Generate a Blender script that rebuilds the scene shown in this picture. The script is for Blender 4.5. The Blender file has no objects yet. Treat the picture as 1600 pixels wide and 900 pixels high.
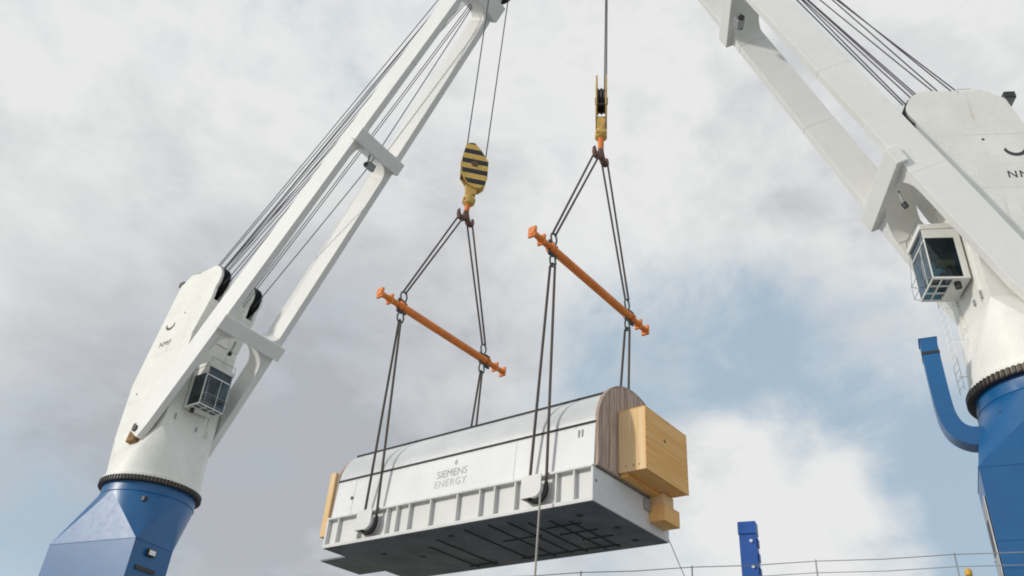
import bpy, bmesh, math, random
from mathutils import Vector, Matrix
random.seed(7)
S = bpy.context.scene
COL = S.collection
R_ = math.radians

# ------------------------------------------------------------------ camera
cam_d = bpy.data.cameras.new('camera')
cam = bpy.data.objects.new('camera', cam_d)
COL.objects.link(cam)
S.camera = cam
cam_d.sensor_width = 36.0
cam_d.lens = 29.359
cam_d.clip_start = 0.1
cam_d.clip_end = 6000
right = Vector((0.60748, -0.79146, 0.06755)); up = Vector((-0.46813, -0.28799, 0.8354)); back = Vector((-0.64173, -0.53913, -0.54547))
m = Matrix((right, up, back)).transposed().to_4x4()
m.translation = (0, 0, 1.7)
cam.matrix_world = m

# ------------------------------------------------------------------ light, sky, exposure
SUN = Vector((-0.83, 0.48, 0.36)).normalized()          # direction towards the sun
sun_el = math.asin(SUN.z)
sd = bpy.data.lights.new('sun', 'SUN')
sd.energy = 1.85
sd.angle = R_(4.0)
sd.color = (1.0, 0.95, 0.87)
so = bpy.data.objects.new('sun', sd)
COL.objects.link(so)
so.rotation_euler = SUN.to_track_quat('Z', 'Y').to_euler()
so.location = (-40, 30, 60)

W = bpy.data.worlds.new('World')
S.world = W
W.use_nodes = True
nt = W.node_tree
nt.nodes.clear()


def N(tree, typ, **kw):
    n = tree.nodes.new(typ)
    for k, v in kw.items():
        if k == 'inp':
            for i, x in v.items():
                n.inputs[i].default_value = x
        else:
            setattr(n, k, v)
    return n


def L(tree, a, b):
    tree.links.new(a, b)


def mth(tree, op, a, b=None, c=None, clamp=False):
    n = tree.nodes.new('ShaderNodeMath')
    n.operation = op
    n.use_clamp = clamp
    for i, x in enumerate((a, b, c)):
        if x is None:
            continue
        if isinstance(x, (int, float)):
            n.inputs[i].default_value = x
        else:
            tree.links.new(x, n.inputs[i])
    return n.outputs[0]


def mixc(tree, fac, a, b, typ='MIX'):
    n = tree.nodes.new('ShaderNodeMix')
    n.data_type = 'RGBA'
    n.blend_type = typ
    for s, x in ((n.inputs[0], fac), (n.inputs[6], a), (n.inputs[7], b)):
        if isinstance(x, (int, float)):
            s.default_value = x
        elif isinstance(x, tuple):
            s.default_value = (*x, 1) if len(x) == 3 else x
        else:
            tree.links.new(x, s)
    return n.outputs[2]


def smooth(tree, x, lo, hi):
    n = tree.nodes.new('ShaderNodeMapRange')
    n.interpolation_type = 'SMOOTHSTEP'
    n.inputs[1].default_value = lo
    n.inputs[2].default_value = hi
    tree.links.new(x, n.inputs[0])
    return n.outputs[0]


def build_sky():
    sky = N(nt, 'ShaderNodeTexSky', sky_type='NISHITA', sun_disc=False)
    sky.sun_elevation = sun_el
    sky.sun_rotation = math.atan2(SUN.x, SUN.y)
    sky.air_density = 1.0
    sky.dust_density = 1.2
    tc = N(nt, 'ShaderNodeTexCoord')
    d = tc.outputs['Generated']
    # cloud deck seen in perspective: flattened towards the horizon
    mp = N(nt, 'ShaderNodeMapping')
    mp.inputs['Scale'].default_value = (1, 1, 1.55)
    L(nt, d, mp.inputs[0])
    warp = N(nt, 'ShaderNodeTexNoise', inp={'Scale': 2.2, 'Detail': 3.0})
    L(nt, mp.outputs[0], warp.inputs['Vector'])
    wv = N(nt, 'ShaderNodeVectorMath', operation='SCALE')
    L(nt, warp.outputs['Color'], wv.inputs[0])
    wv.inputs['Scale'].default_value = 0.22
    av = N(nt, 'ShaderNodeVectorMath', operation='ADD')
    L(nt, mp.outputs[0], av.inputs[0])
    L(nt, wv.outputs[0], av.inputs[1])

    def noise(scale, detail, rough, off):
        o = N(nt, 'ShaderNodeVectorMath', operation='ADD')
        L(nt, av.outputs[0], o.inputs[0])
        o.inputs[1].default_value = off
        n = N(nt, 'ShaderNodeTexNoise', inp={'Scale': scale, 'Detail': detail, 'Roughness': rough})
        L(nt, o.outputs[0], n.inputs['Vector'])
        return n.outputs['Fac']

    def lobe(v, deg, soft):
        dp = N(nt, 'ShaderNodeVectorMath', operation='DOT_PRODUCT')
        L(nt, d, dp.inputs[0])
        dp.inputs[1].default_value = Vector(v).normalized()
        return smooth(nt, dp.outputs['Value'], math.cos(R_(deg + soft)), math.cos(R_(max(0, deg - soft))))

    big = noise(3.0, 8.0, 0.60, (3.1, 0.4, 1.7))
    mid = noise(6.5, 8.0, 0.62, (0.2, 5.1, 2.2))
    fine = noise(15.0, 6.0, 0.6, (4.2, 2.1, 8.2))
    shade = noise(2.6, 6.0, 0.58, (7.3, 1.1, 0.6))
    cov = mth(nt, 'ADD', mth(nt, 'ADD', mth(nt, 'MULTIPLY', big, 0.5), mth(nt, 'MULTIPLY', mid, 0.36)), mth(nt, 'MULTIPLY', fine, 0.14))
    for v, deg, soft, amt in [
            ((0.852, 0.36, 0.43), 4, 9, -0.10), ((0.80, 0.46, 0.43), 3, 7, -0.07), ((0.92, 0.20, 0.36), 3, 6, -0.10),
            ((0.95, 0.17, 0.30), 3, 5, -0.11), ((0.25, 0.71, 0.66), 1, 3, -0.05), ((0.24, 0.76, 0.60), 9, 9, 0.09),
            ((0.348, 0.91, 0.22), 3, 8, -0.10),
            ((0.885, 0.34, 0.345), 4, 3, 0.17), ((0.85, 0.42, 0.32), 3, 4, 0.13), ((0.925, 0.26, 0.29), 3, 3, 0.14), ((0.91, 0.235, 0.345), 2, 2.5, 0.12), ((0.84, 0.39, 0.375), 1.5, 3, 0.10),
            ((0.28, 0.84, 0.47), 8, 10, 0.10), ((0.57, 0.72, 0.41), 9, 9, 0.10), ((0.54, 0.39, 0.75), 9, 10, 0.08),
            ((0.66, 0.10, 0.74), 10, 9, 0.13), ((0.72, 0.22, 0.66), 9, 9, 0.05)]:
        cov = mth(nt, 'ADD', cov, mth(nt, 'MULTIPLY', lobe(v, deg, soft), amt))
    cover = mth(nt, 'MULTIPLY', smooth(nt, cov, 0.33, 0.60), 0.94)
    # thickness: thick parts go grey from below, thin parts stay bright
    thick = smooth(nt, mth(nt, 'ADD', mth(nt, 'MULTIPLY', shade, 0.7), mth(nt, 'MULTIPLY', big, 0.3)), 0.40, 0.72)
    for v, deg, soft, amt in [((0.33, 0.85, 0.42), 8, 12, 0.44), ((0.53, 0.77, 0.37), 8, 11, 0.52), ((0.63, 0.62, 0.47), 5, 9, 0.22),
                              ((0.54, 0.39, 0.75), 9, 12, -0.12), ((0.163, 0.76, 0.63), 7, 12, -0.26), ((0.72, 0.12, 0.68), 9, 9, -0.15),
                              ((0.90, 0.31, 0.32), 7, 6, -0.45)]:
        thick = mth(nt, 'ADD', thick, mth(nt, 'MULTIPLY', lobe(v, deg, soft), amt))
    mot = mth(nt, 'ADD', mth(nt, 'MULTIPLY', mth(nt, 'SUBTRACT', mid, 0.5), 1.0), mth(nt, 'MULTIPLY', mth(nt, 'SUBTRACT', fine, 0.5), 0.5))
    thick = mth(nt, 'ADD', thick, mot, clamp=True)
    cloud = mixc(nt, thick, (7.7, 7.7, 7.6), (4.15, 4.3, 4.6))
    # thin high veil over the blue
    veil = mixc(nt, 0.84, sky.outputs[0], (4.0, 5.1, 6.05))
    col = mixc(nt, cover, veil, cloud)
    # horizon boost all round, added to lift the ambient on upright faces
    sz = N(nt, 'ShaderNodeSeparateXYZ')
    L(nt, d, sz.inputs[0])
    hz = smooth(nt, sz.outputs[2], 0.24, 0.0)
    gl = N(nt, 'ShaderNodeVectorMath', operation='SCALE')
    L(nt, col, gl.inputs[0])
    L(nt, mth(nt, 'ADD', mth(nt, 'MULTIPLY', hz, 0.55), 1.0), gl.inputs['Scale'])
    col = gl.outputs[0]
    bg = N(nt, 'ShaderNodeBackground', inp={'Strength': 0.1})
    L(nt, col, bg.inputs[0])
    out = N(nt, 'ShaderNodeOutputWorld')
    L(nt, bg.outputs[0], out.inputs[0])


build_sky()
S.view_settings.view_transform = 'Standard'
S.view_settings.look = 'None'
S.view_settings.gamma = 1
S.view_settings.use_curve_mapping = False
S.view_settings.exposure = 0.12
S.render.engine = 'CYCLES'
S.cycles.max_bounces = 8
S.cycles.use_denoising = True
S.cycles.filter_width = 1.9


# ------------------------------------------------------------------ materials
def new_mat(name):
    mt = bpy.data.materials.new(name)
    mt.use_nodes = True
    t = mt.node_tree
    b = t.nodes['Principled BSDF']
    return mt, t, b


def paint(name, col, rough=0.45, var=0.08, streak=0.0, streak_col=(0.3, 0.2, 0.12), bump=0.15, scale=0.6, metallic=0.0, spec=0.5, axis=2, spots=0.0):
    mt, t, b = new_mat(name)
    tc = N(t, 'ShaderNodeTexCoord')
    ob = tc.outputs['Object']
    n1 = N(t, 'ShaderNodeTexNoise', inp={'Scale': scale, 'Detail': 6.0, 'Roughness': 0.6})
    L(t, ob, n1.inputs['Vector'])
    n2 = N(t, 'ShaderNodeTexNoise', inp={'Scale': scale * 9, 'Detail': 5.0, 'Roughness': 0.65})
    L(t, ob, n2.inputs['Vector'])
    f = mth(t, 'ADD', mth(t, 'MULTIPLY', n1.outputs['Fac'], 0.65), mth(t, 'MULTIPLY', n2.outputs['Fac'], 0.35))
    f = smooth(t, f, 0.3, 0.7)
    dark = tuple(c * (1 - 2.2 * var) for c in col)
    lite = tuple(min(1, c * (1 + 0.6 * var)) for c in col)
    c = mixc(t, f, dark, lite)
    if streak > 0:
        mp = N(t, 'ShaderNodeMapping')
        sc = [3.2, 3.2, 3.2]
        sc[axis] = 0.16
        mp.inputs['Scale'].default_value = sc
        L(t, ob, mp.inputs[0])
        n3 = N(t, 'ShaderNodeTexNoise', inp={'Scale': 1.6, 'Detail': 6.0, 'Roughness': 0.7})
        L(t, mp.outputs[0], n3.inputs['Vector'])
        n4 = N(t, 'ShaderNodeTexNoise', inp={'Scale': 0.45, 'Detail': 2.0})
        L(t, ob, n4.inputs['Vector'])
        s = mth(t, 'MULTIPLY', smooth(t, n3.outputs['Fac'], 0.56, 0.78), smooth(t, n4.outputs['Fac'], 0.45, 0.65))
        c = mixc(t, mth(t, 'MULTIPLY', s, streak), c, streak_col)
    if spots > 0:
        n6 = N(t, 'ShaderNodeTexNoise', inp={'Scale': 2.6, 'Detail': 9.0, 'Roughness': 0.75})
        L(t, ob, n6.inputs['Vector'])
        n7 = N(t, 'ShaderNodeTexNoise', inp={'Scale': 0.35, 'Detail': 2.0})
        L(t, ob, n7.inputs['Vector'])
        sp = mth(t, 'MULTIPLY', smooth(t, n6.outputs['Fac'], 0.60, 0.72), smooth(t, n7.outputs['Fac'], 0.50, 0.68))
        c = mixc(t, mth(t, 'MULTIPLY', sp, spots), c, (0.34, 0.19, 0.09))
    L(t, c, b.inputs['Base Color'])
    rr = N(t, 'ShaderNodeMapRange', inp={3: max(0.05, rough - 0.08), 4: min(1, rough + 0.12)})
    L(t, n2.outputs['Fac'], rr.inputs[0])
    L(t, rr.outputs[0], b.inputs['Roughness'])
    b.inputs['Metallic'].default_value = metallic
    b.inputs['Specular IOR Level'].default_value = spec
    if bump > 0:
        bp = N(t, 'ShaderNodeBump', inp={'Strength': bump, 'Distance': 0.02})
        n5 = N(t, 'ShaderNodeTexNoise', inp={'Scale': 1.1, 'Detail': 3.0})
        L(t, ob, n5.inputs['Vector'])
        h = mth(t, 'ADD', n5.outputs['Fac'], mth(t, 'MULTIPLY', n2.outputs['Fac'], 0.15))
        L(t, h, bp.inputs['Height'])
        L(t, bp.outputs[0], b.inputs['Normal'])
    return mt


def wood(name, c1, c2, axis=2, fine=1.0, rough=0.75, knots=False):
    mt, t, b = new_mat(name)
    tc = N(t, 'ShaderNodeTexCoord')
    oi = N(t, 'ShaderNodeObjectInfo')
    ad = N(t, 'ShaderNodeVectorMath', operation='ADD')
    sc_ = N(t, 'ShaderNodeVectorMath', operation='SCALE', inp={'Scale': 31.0})
    cv = N(t, 'ShaderNodeCombineXYZ')
    L(t, oi.outputs['Random'], cv.inputs[0]); L(t, oi.outputs['Random'], cv.inputs[1]); L(t, oi.outputs['Random'], cv.inputs[2])
    L(t, cv.outputs[0], sc_.inputs[0])
    L(t, tc.outputs['Object'], ad.inputs[0]); L(t, sc_.outputs[0], ad.inputs[1])
    mp = N(t, 'ShaderNodeMapping')
    s = [9.0 * fine] * 3
    s[axis] = 0.7 * fine
    mp.inputs['Scale'].default_value = s
    L(t, ad.outputs[0], mp.inputs[0])
    n1 = N(t, 'ShaderNodeTexNoise', inp={'Scale': 1.0, 'Detail': 7.0, 'Roughness': 0.62, 'Distortion': 0.6})
    L(t, mp.outputs[0], n1.inputs['Vector'])
    n2 = N(t, 'ShaderNodeTexNoise', inp={'Scale': 1.1, 'Detail': 3.0})
    L(t, ad.outputs[0], n2.inputs['Vector'])
    f = mth(t, 'ADD', mth(t, 'MULTIPLY', smooth(t, n1.outputs['Fac'], 0.32, 0.7), 0.7), mth(t, 'MULTIPLY', n2.outputs['Fac'], 0.3))
    f = mth(t, 'ADD', f, mth(t, 'MULTIPLY', mth(t, 'SUBTRACT', oi.outputs['Random'], 0.5), 0.45), clamp=True)
    c = mixc(t, f, c2, c1)
    if knots:
        v = N(t, 'ShaderNodeTexVoronoi', inp={'Scale': 0.9})
        L(t, ad.outputs[0], v.inputs['Vector'])
        k = smooth(t, v.outputs['Distance'], 0.13, 0.05)
        c = mixc(t, mth(t, 'MULTIPLY', k, 0.75), c, tuple(x * 0.35 for x in c2))
    L(t, c, b.inputs['Base Color'])
    b.inputs['Roughness'].default_value = rough
    b.inputs['Specular IOR Level'].default_value = 0.25
    bp = N(t, 'ShaderNodeBump', inp={'Strength': 0.25, 'Distance': 0.01})
    L(t, n1.outputs['Fac'], bp.inputs['Height'])
    L(t, bp.outputs[0], b.inputs['Normal'])
    return mt


def wire_mat(name, col, rough=0.55):
    mt, t, b = new_mat(name)
    tc = N(t, 'ShaderNodeTexCoord')
    n = N(t, 'ShaderNodeTexNoise', inp={'Scale': 0.8, 'Detail': 2.0})
    L(t, tc.outputs['Object'], n.inputs['Vector'])
    c = mixc(t, n.outputs['Fac'], tuple(x * 0.7 for x in col), tuple(x * 1.3 for x in col))
    L(t, c, b.inputs['Base Color'])
    b.inputs['Roughness'].default_value = rough
    b.inputs['Metallic'].default_value = 0.25
    return mt


def stripes(name):
    mt, t, b = new_mat(name)
    tc = N(t, 'ShaderNodeTexCoord')
    sp = N(t, 'ShaderNodeSeparateXYZ')
    L(t, tc.outputs['Object'], sp.inputs[0])
    f = mth(t, 'FRACT', mth(t, 'ADD', mth(t, 'MULTIPLY', sp.outputs[2], 1.72), 0.10))
    k = smooth(t, mth(t, 'ABSOLUTE', mth(t, 'SUBTRACT', f, 0.5)), 0.235, 0.25)
    n = N(t, 'ShaderNodeTexNoise', inp={'Scale': 3.0, 'Detail': 6.0, 'Roughness': 0.7})
    L(t, tc.outputs['Object'], n.inputs['Vector'])
    ye = mixc(t, smooth(t, n.outputs['Fac'], 0.35, 0.7), (0.58, 0.37, 0.08), (0.74, 0.51, 0.13))
    bl = mixc(t, n.outputs['Fac'], (0.008, 0.009, 0.014), (0.022, 0.022, 0.03))
    c = mixc(t, k, bl, ye)
    c = mixc(t, smooth(t, n.outputs['Fac'], 0.66, 0.76), c, (0.10, 0.06, 0.035))
    L(t, c, b.inputs['Base Color'])
    b.inputs['Roughness'].default_value = 0.55
    return mt


def glass_mat(name, tint):
    mt, t, b = new_mat(name)
    t.nodes.remove(b)
    out = t.nodes['Material Output']
    tr = N(t, 'ShaderNodeBsdfTransparent')
    tr.inputs[0].default_value = (*tint, 1)
    gl = N(t, 'ShaderNodeBsdfGlossy', inp={'Roughness': 0.03})
    gl.inputs[0].default_value = (0.9, 0.95, 1.0, 1)
    lw = N(t, 'ShaderNodeLayerWeight', inp={'Blend': 0.5})
    mx = N(t, 'ShaderNodeMixShader')
    tc = N(t, 'ShaderNodeTexCoord')
    n = N(t, 'ShaderNodeTexNoise', inp={'Scale': 1.5, 'Detail': 3.0})
    L(t, tc.outputs['Object'], n.inputs['Vector'])
    L(t, mth(t, 'ADD', mth(t, 'MULTIPLY', mth(t, 'POWER', lw.outputs['Facing'], 4.0), 0.7), mth(t, 'MULTIPLY', n.outputs['Fac'], 0.10)), mx.inputs[0])
    L(t, tr.outputs[0], mx.inputs[1])
    L(t, gl.outputs[0], mx.inputs[2])
    L(t, mx.outputs[0], out.inputs[0])
    return mt


M = {}
M['white'] = paint('white_crane_paint', (0.83, 0.825, 0.77), 0.48, 0.05, 0.55, (0.45, 0.33, 0.22), 0.08, spots=0.8)
M['jib'] = paint('white_jib_paint', (0.82, 0.82, 0.79), 0.5, 0.03, 0.12, (0.62, 0.58, 0.5), 0.03, scale=0.35)
M['blue'] = paint('blue_pedestal_paint', (0.004, 0.110, 0.30), 0.37, 0.07, 0.6, (0.05, 0.10, 0.17), 0.0, spec=0.62, scale=0.35)
M['blue_post'] = paint('blue_post_paint', (0.010, 0.10, 0.42), 0.4, 0.08, 0.25, (0.08, 0.10, 0.2), 0.1)
M['ring'] = paint('greased_ring_steel', (0.045, 0.032, 0.025), 0.6, 0.2, 0, bump=0.2)
M['bolt'] = paint('bolt_steel', (0.03, 0.026, 0.022), 0.5, 0.2, 0, bump=0)
M['tan'] = paint('ring_flange_paint', (0.30, 0.235, 0.17), 0.7, 0.2, 0, bump=0.1)
M['rust'] = paint('rusty_steel', (0.36, 0.20, 0.08), 0.85, 0.25, 0, bump=0.3, scale=3)
M['dark'] = paint('dark_steel', (0.035, 0.035, 0.038), 0.5, 0.15, 0, bump=0.1)
M['rope'] = wire_mat('steel_wire_rope', (0.075, 0.07, 0.085))
M['sling'] = wire_mat('sling_wire', (0.10, 0.082, 0.073), 0.75)
M['sleeve'] = wire_mat('sling_sleeve', (0.025, 0.024, 0.026), 0.8)
M['shackle'] = paint('green_shackle_steel', (0.10, 0.13, 0.115), 0.45, 0.2, 0, bump=0.1, metallic=0.3)
M['orange'] = paint('orange_spreader_paint', (0.80, 0.225, 0.03), 0.5, 0.11, 0.0, bump=0.0, scale=1.2)
M['yellow'] = paint('yellow_block_paint', (0.66, 0.42, 0.10), 0.5, 0.15, 0.3, (0.16, 0.09, 0.04), 0.15, scale=2.5)
M['stripe'] = stripes('yellow_black_stripe_paint')
M['hook'] = paint('brown_forged_hook', (0.16, 0.075, 0.05), 0.55, 0.25, 0, bump=0.2, scale=3)
M['panel'] = paint('white_cover_sheet', (0.72, 0.73, 0.735), 0.46, 0.05, 0.45, (0.56, 0.55, 0.53), 0.12)
M['roof'] = paint('pale_grey_roof_sheet', (0.61, 0.62, 0.63), 0.30, 0.06, 0.4, (0.46, 0.46, 0.47), 0.10, axis=1, spec=0.7)
M['tray'] = paint('light_grey_tray_paint', (0.68, 0.68, 0.66), 0.5, 0.05, 0.25, (0.42, 0.38, 0.32), 0.12)
M['tray_end'] = paint('light_grey_tray_end_paint', (0.72, 0.72, 0.72), 0.5, 0.05, 0.2, (0.45, 0.42, 0.38), 0.12)
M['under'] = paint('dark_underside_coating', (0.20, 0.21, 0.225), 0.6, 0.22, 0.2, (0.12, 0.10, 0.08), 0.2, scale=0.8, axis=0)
M['under_line'] = paint('black_underside_rail', (0.035, 0.035, 0.037), 0.6, 0.2, 0, bump=0)
M['dark_strip'] = paint('matte_dark_strip', (0.03, 0.03, 0.032), 0.7, 0.2, 0, bump=0)
M['letter'] = paint('grey_lettering', (0.40, 0.40, 0.41), 0.6, 0.15, 0, bump=0)
M['letter_pale'] = paint('pale_grey_lettering', (0.55, 0.55, 0.55), 0.6, 0.1, 0, bump=0)
M['black_letter'] = paint('black_lettering', (0.05, 0.05, 0.055), 0.6, 0.1, 0, bump=0)
M['board'] = wood('weathered_board', (0.60, 0.49, 0.41), (0.30, 0.22, 0.175), 2, 1.2)
M['ply_v'] = wood('fresh_timber_upright', (0.86, 0.64, 0.37), (0.74, 0.50, 0.25), 2, 0.9)
M['ply_h'] = wood('fresh_timber_level', (0.92, 0.56, 0.23), (0.80, 0.43, 0.14), 0, 0.8, knots=True)
M['glass'] = glass_mat('cab_glass', (0.42, 0.56, 0.62))
M['interior'] = paint('cab_interior', (0.16, 0.20, 0.21), 0.8, 0.2, 0, bump=0)
M['seat'] = paint('red_seat_cloth', (0.42, 0.10, 0.06), 0.9, 0.2, 0, bump=0)
M['console'] = paint('orange_console', (0.85, 0.40, 0.13), 0.6, 0.2, 0, bump=0)
M['lamp'] = paint('lamp_lens', (0.85, 0.85, 0.82), 0.15, 0.05, 0, bump=0)
M['galv'] = paint('galvanised_steel', (0.42, 0.43, 0.44), 0.5, 0.15, 0, bump=0.1, metallic=0.5)
M['tagrope'] = wire_mat('pale_fibre_rope', (0.42, 0.40, 0.36), 0.9)
M['concrete'] = paint('quay_concrete', (0.42, 0.41, 0.39), 0.9, 0.18, 0, bump=0.5, scale=0.15)
M['hull'] = paint('ship_hull_paint', (0.02, 0.09, 0.20), 0.45, 0.12, 0.3, (0.14, 0.07, 0.04), 0.15)
M['deck'] = paint('deck_paint', (0.30, 0.31, 0.29), 0.8, 0.2, 0, bump=0.2)
M['hatch'] = paint('hatch_paint', (0.52, 0.52, 0.51), 0.7, 0.15, 0, bump=0.2)
M['yel'] = paint('yellow_pipe_paint', (0.72, 0.42, 0.04), 0.5, 0.1, 0, bump=0)
wm, wt, wb = new_mat('harbour_water')
wb.inputs['Base Color'].default_value = (0.02, 0.045, 0.05, 1)
wb.inputs['Roughness'].default_value = 0.12
wn = N(wt, 'ShaderNodeTexNoise', inp={'Scale': 0.6, 'Detail': 6.0})
wtc = N(wt, 'ShaderNodeTexCoord')
L(wt, wtc.outputs['Object'], wn.inputs['Vector'])
wbp = N(wt, 'ShaderNodeBump', inp={'Strength': 0.4, 'Distance': 0.3})
L(wt, wn.outputs['Fac'], wbp.inputs['Height'])
L(wt, wbp.outputs[0], wb.inputs['Normal'])
M['water'] = wm


# ------------------------------------------------------------------ mesh helpers
class MB:
    def __init__(s, T=None):
        s.v = []; s.f = []; s.T = T or Matrix()

    def add(s, vs, fs):
        o = len(s.v)
        s.v += [tuple(s.T @ Vector(p)) for p in vs]
        s.f += [tuple(i + o for i in f) for f in fs]
        return s

    def hexa(s, p):          # 8 points: bottom 4 (ccw from above), top 4
        return s.add(p, [(3, 2, 1, 0), (4, 5, 6, 7), (0, 1, 5, 4), (1, 2, 6, 5), (2, 3, 7, 6), (3, 0, 4, 7)])

    def box(s, x0, x1, y0, y1, z0, z1):
        return s.hexa([(x0, y0, z0), (x1, y0, z0), (x1, y1, z0), (x0, y1, z0), (x0, y0, z1), (x1, y0, z1), (x1, y1, z1), (x0, y1, z1)])

    def prism(s, poly, lo, hi, plane='xz'):
        n = len(poly)
        def P(a, b, c):
            return {'xz': (a, c, b), 'xy': (a, b, c), 'yz': (c, a, b)}[plane]
        vs = [P(a, b, lo) for a, b in poly] + [P(a, b, hi) for a, b in poly]
        fs = [tuple(range(n)), tuple(range(2 * n - 1, n - 1, -1))]
        fs += [(i, i + n, (i + 1) % n + n, (i + 1) % n) for i in range(n)]
        return s.add(vs, fs)

    def tube(s, pts, r, seg=8, cap=True, closed=False):
        pts = [Vector(p) for p in pts]
        n = len(pts)
        rs = r if isinstance(r, (list, tuple)) else [r] * n
        vs = []; fs = []
        a = None
        for i, p in enumerate(pts):
            if closed:
                t = pts[(i + 1) % n] - pts[i - 1]
            else:
                t = pts[min(i + 1, n - 1)] - pts[max(i - 1, 0)]
            t.normalize()
            if a is None:
                a = Vector((0, 0, 1)).cross(t)
                if a.length < 1e-3:
                    a = Vector((1, 0, 0)).cross(t)
            a = (a - t * a.dot(t)).normalized()
            b = t.cross(a)
            for k in range(seg):
                an = 2 * math.pi * k / seg
                vs.append(p + (a * math.cos(an) + b * math.sin(an)) * rs[i])
        for i in range(n if closed else n - 1):
            j = (i + 1) % n
            for k in range(seg):
                k2 = (k + 1) % seg
                fs.append((i * seg + k, i * seg + k2, j * seg + k2, j * seg + k))
        if cap and not closed:
            fs.append(tuple(range(seg - 1, -1, -1)))
            fs.append(tuple((n - 1) * seg + k for k in range(seg)))
        return s.add(vs, fs)

    def lathe(s, prof, seg=48, axis='z', c=(0, 0, 0), closed=True):
        # prof: list of (r, h), revolved about axis through c
        vs = []; fs = []
        n = len(prof)
        for k in range(seg):
            an = 2 * math.pi * k / seg
            for r, h in prof:
                x, y = r * math.cos(an), r * math.sin(an)
                p = {'z': (x, y, h), 'y': (x, h, y), 'x': (h, x, y)}[axis]
                vs.append((p[0] + c[0], p[1] + c[1], p[2] + c[2]))
        for k in range(seg):
            k2 = (k + 1) % seg
            for i in range(n if closed else n - 1):
                j = (i + 1) % n
                fs.append((k * n + i, k2 * n + i, k2 * n + j, k * n + j))
        return s.add(vs, fs)

    def cyl(s, c, axis, r, h0, h1, seg=24):
        return s.lathe([(0.0005, h0), (r, h0), (r, h1), (0.0005, h1)], seg, axis, c, closed=False)

    def build(s, name, mat, parent=None, smooth=False, bevel=0.0, ang=35, flat=0):
        me = bpy.data.meshes.new(name)
        me.from_pydata(s.v, [], s.f)
        bm = bmesh.new()
        bm.from_mesh(me)
        bmesh.ops.remove_doubles(bm, verts=bm.verts, dist=1e-5)
        bmesh.ops.recalc_face_normals(bm, faces=bm.faces)
        bm.to_mesh(me)
        bm.free()
        me.materials.append(M[mat])
        if smooth:
            me.shade_smooth()
            me.set_sharp_from_angle(angle=R_(ang))
        if flat:
            for pg in me.polygons:
                if pg.area > flat:
                    pg.use_smooth = False
        o = bpy.data.objects.new(name, me)
        COL.objects.link(o)
        if parent is not None:
            o.parent = parent
        if bevel > 0:
            bv = o.modifiers.new('bevel', 'BEVEL')
            bv.width = bevel
            bv.segments = 2
            bv.limit_method = 'ANGLE'
            bv.angle_limit = R_(40)
        return o


def tag(o, label, cat, group=None):
    o['label'] = label
    o['category'] = cat
    if group:
        o['group'] = group
    return o


def thing(name, loc, label, cat, group=None, rot=None):
    o = bpy.data.objects.new(name, None)
    COL.objects.link(o)
    T = (rot.to_4x4() if rot else Matrix())
    T.translation = Vector(loc)
    o.matrix_world = T
    o.empty_display_size = 0.3
    tag(o, label, cat, group)
    return o, T


def struct(o):
    o['kind'] = 'structure'
    return o


def text_mesh(name, body, size, mat, parent, T, depth=0.004, spacing=1.0, bold=0.0):
    cu = bpy.data.curves.new(name, 'FONT')
    cu.body = body
    cu.size = size
    cu.extrude = depth
    cu.align_x = 'CENTER'
    cu.align_y = 'CENTER'
    cu.space_character = spacing
    cu.offset = bold
    tmp = bpy.data.objects.new(name + '_tmp', cu)
    COL.objects.link(tmp)
    dg = bpy.context.evaluated_depsgraph_get()
    me = bpy.data.meshes.new_from_object(tmp.evaluated_get(dg))
    bpy.data.objects.remove(tmp)
    bpy.data.curves.remove(cu)
    me.transform(T)
    me.materials.clear()
    me.materials.append(M[mat])
    o = bpy.data.objects.new(name, me)
    COL.objects.link(o)
    o.parent = parent
    return o


# ------------------------------------------------------------------ ground, water, ship
ANG = R_(12.96)
SD = Vector((-math.sin(ANG), math.cos(ANG), 0))     # along the ship
ND = Vector((math.cos(ANG), math.sin(ANG), 0))      # from quay towards the ship
SHIP = Matrix((ND, SD, Vector((0, 0, 1)))).transposed().to_4x4()   # (across, along, up) -> world
DECK = 7.6

struct(MB(SHIP).box(-1500, 23.6, -1500, 1500, -6, 0).build('quay_ground', 'concrete'))
struct(MB(SHIP).box(23.6, 3000, -1500, 1500, -7, -2.4).build('water', 'water'))

ship, T = thing('cargo_ship', SHIP @ Vector((35, 15, -2.4)), 'long cargo ship hull carrying both deck cranes, along the quay', 'ship', rot=SHIP.to_3x3())
TI = T.inverted() @ SHIP
out = [(24.6, -38), (46, -38), (46, 70), (44, 82), (39, 92), (35.3, 97), (31.6, 92), (26.6, 82), (24.6, 70)]
hv = MB(TI)
n = len(out)
ctr = (35.3, 20)
low = [(ctr[0] + (a - ctr[0]) * (0.86 if b < 60 else 0.6), ctr[1] + (b - ctr[1]) * 0.95) for a, b in out]
hv.add([(a, b, -4.5) for a, b in low] + [(a, b, DECK - 0.05) for a, b in out],
       [tuple(range(n - 1, -1, -1)), tuple(range(n, 2 * n))] + [(i, (i + 1) % n, (i + 1) % n + n, i + n) for i in range(n)])
hv.build('hull', 'hull', ship, smooth=True, bevel=0.05)
MB(TI).prism([(a + (0.15 if a < 35 else -0.15), b * 0.998) for a, b in out], DECK - 0.045, DECK, 'xy').build('deck', 'deck', ship)
for k in range(4):
    y0 = -24 + k * 20
    MB(TI).box(30.5, 42.5, y0, y0 + 19.2, DECK, DECK + 0.9).build('hatch_cover', 'hatch', ship, bevel=0.08)

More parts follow.
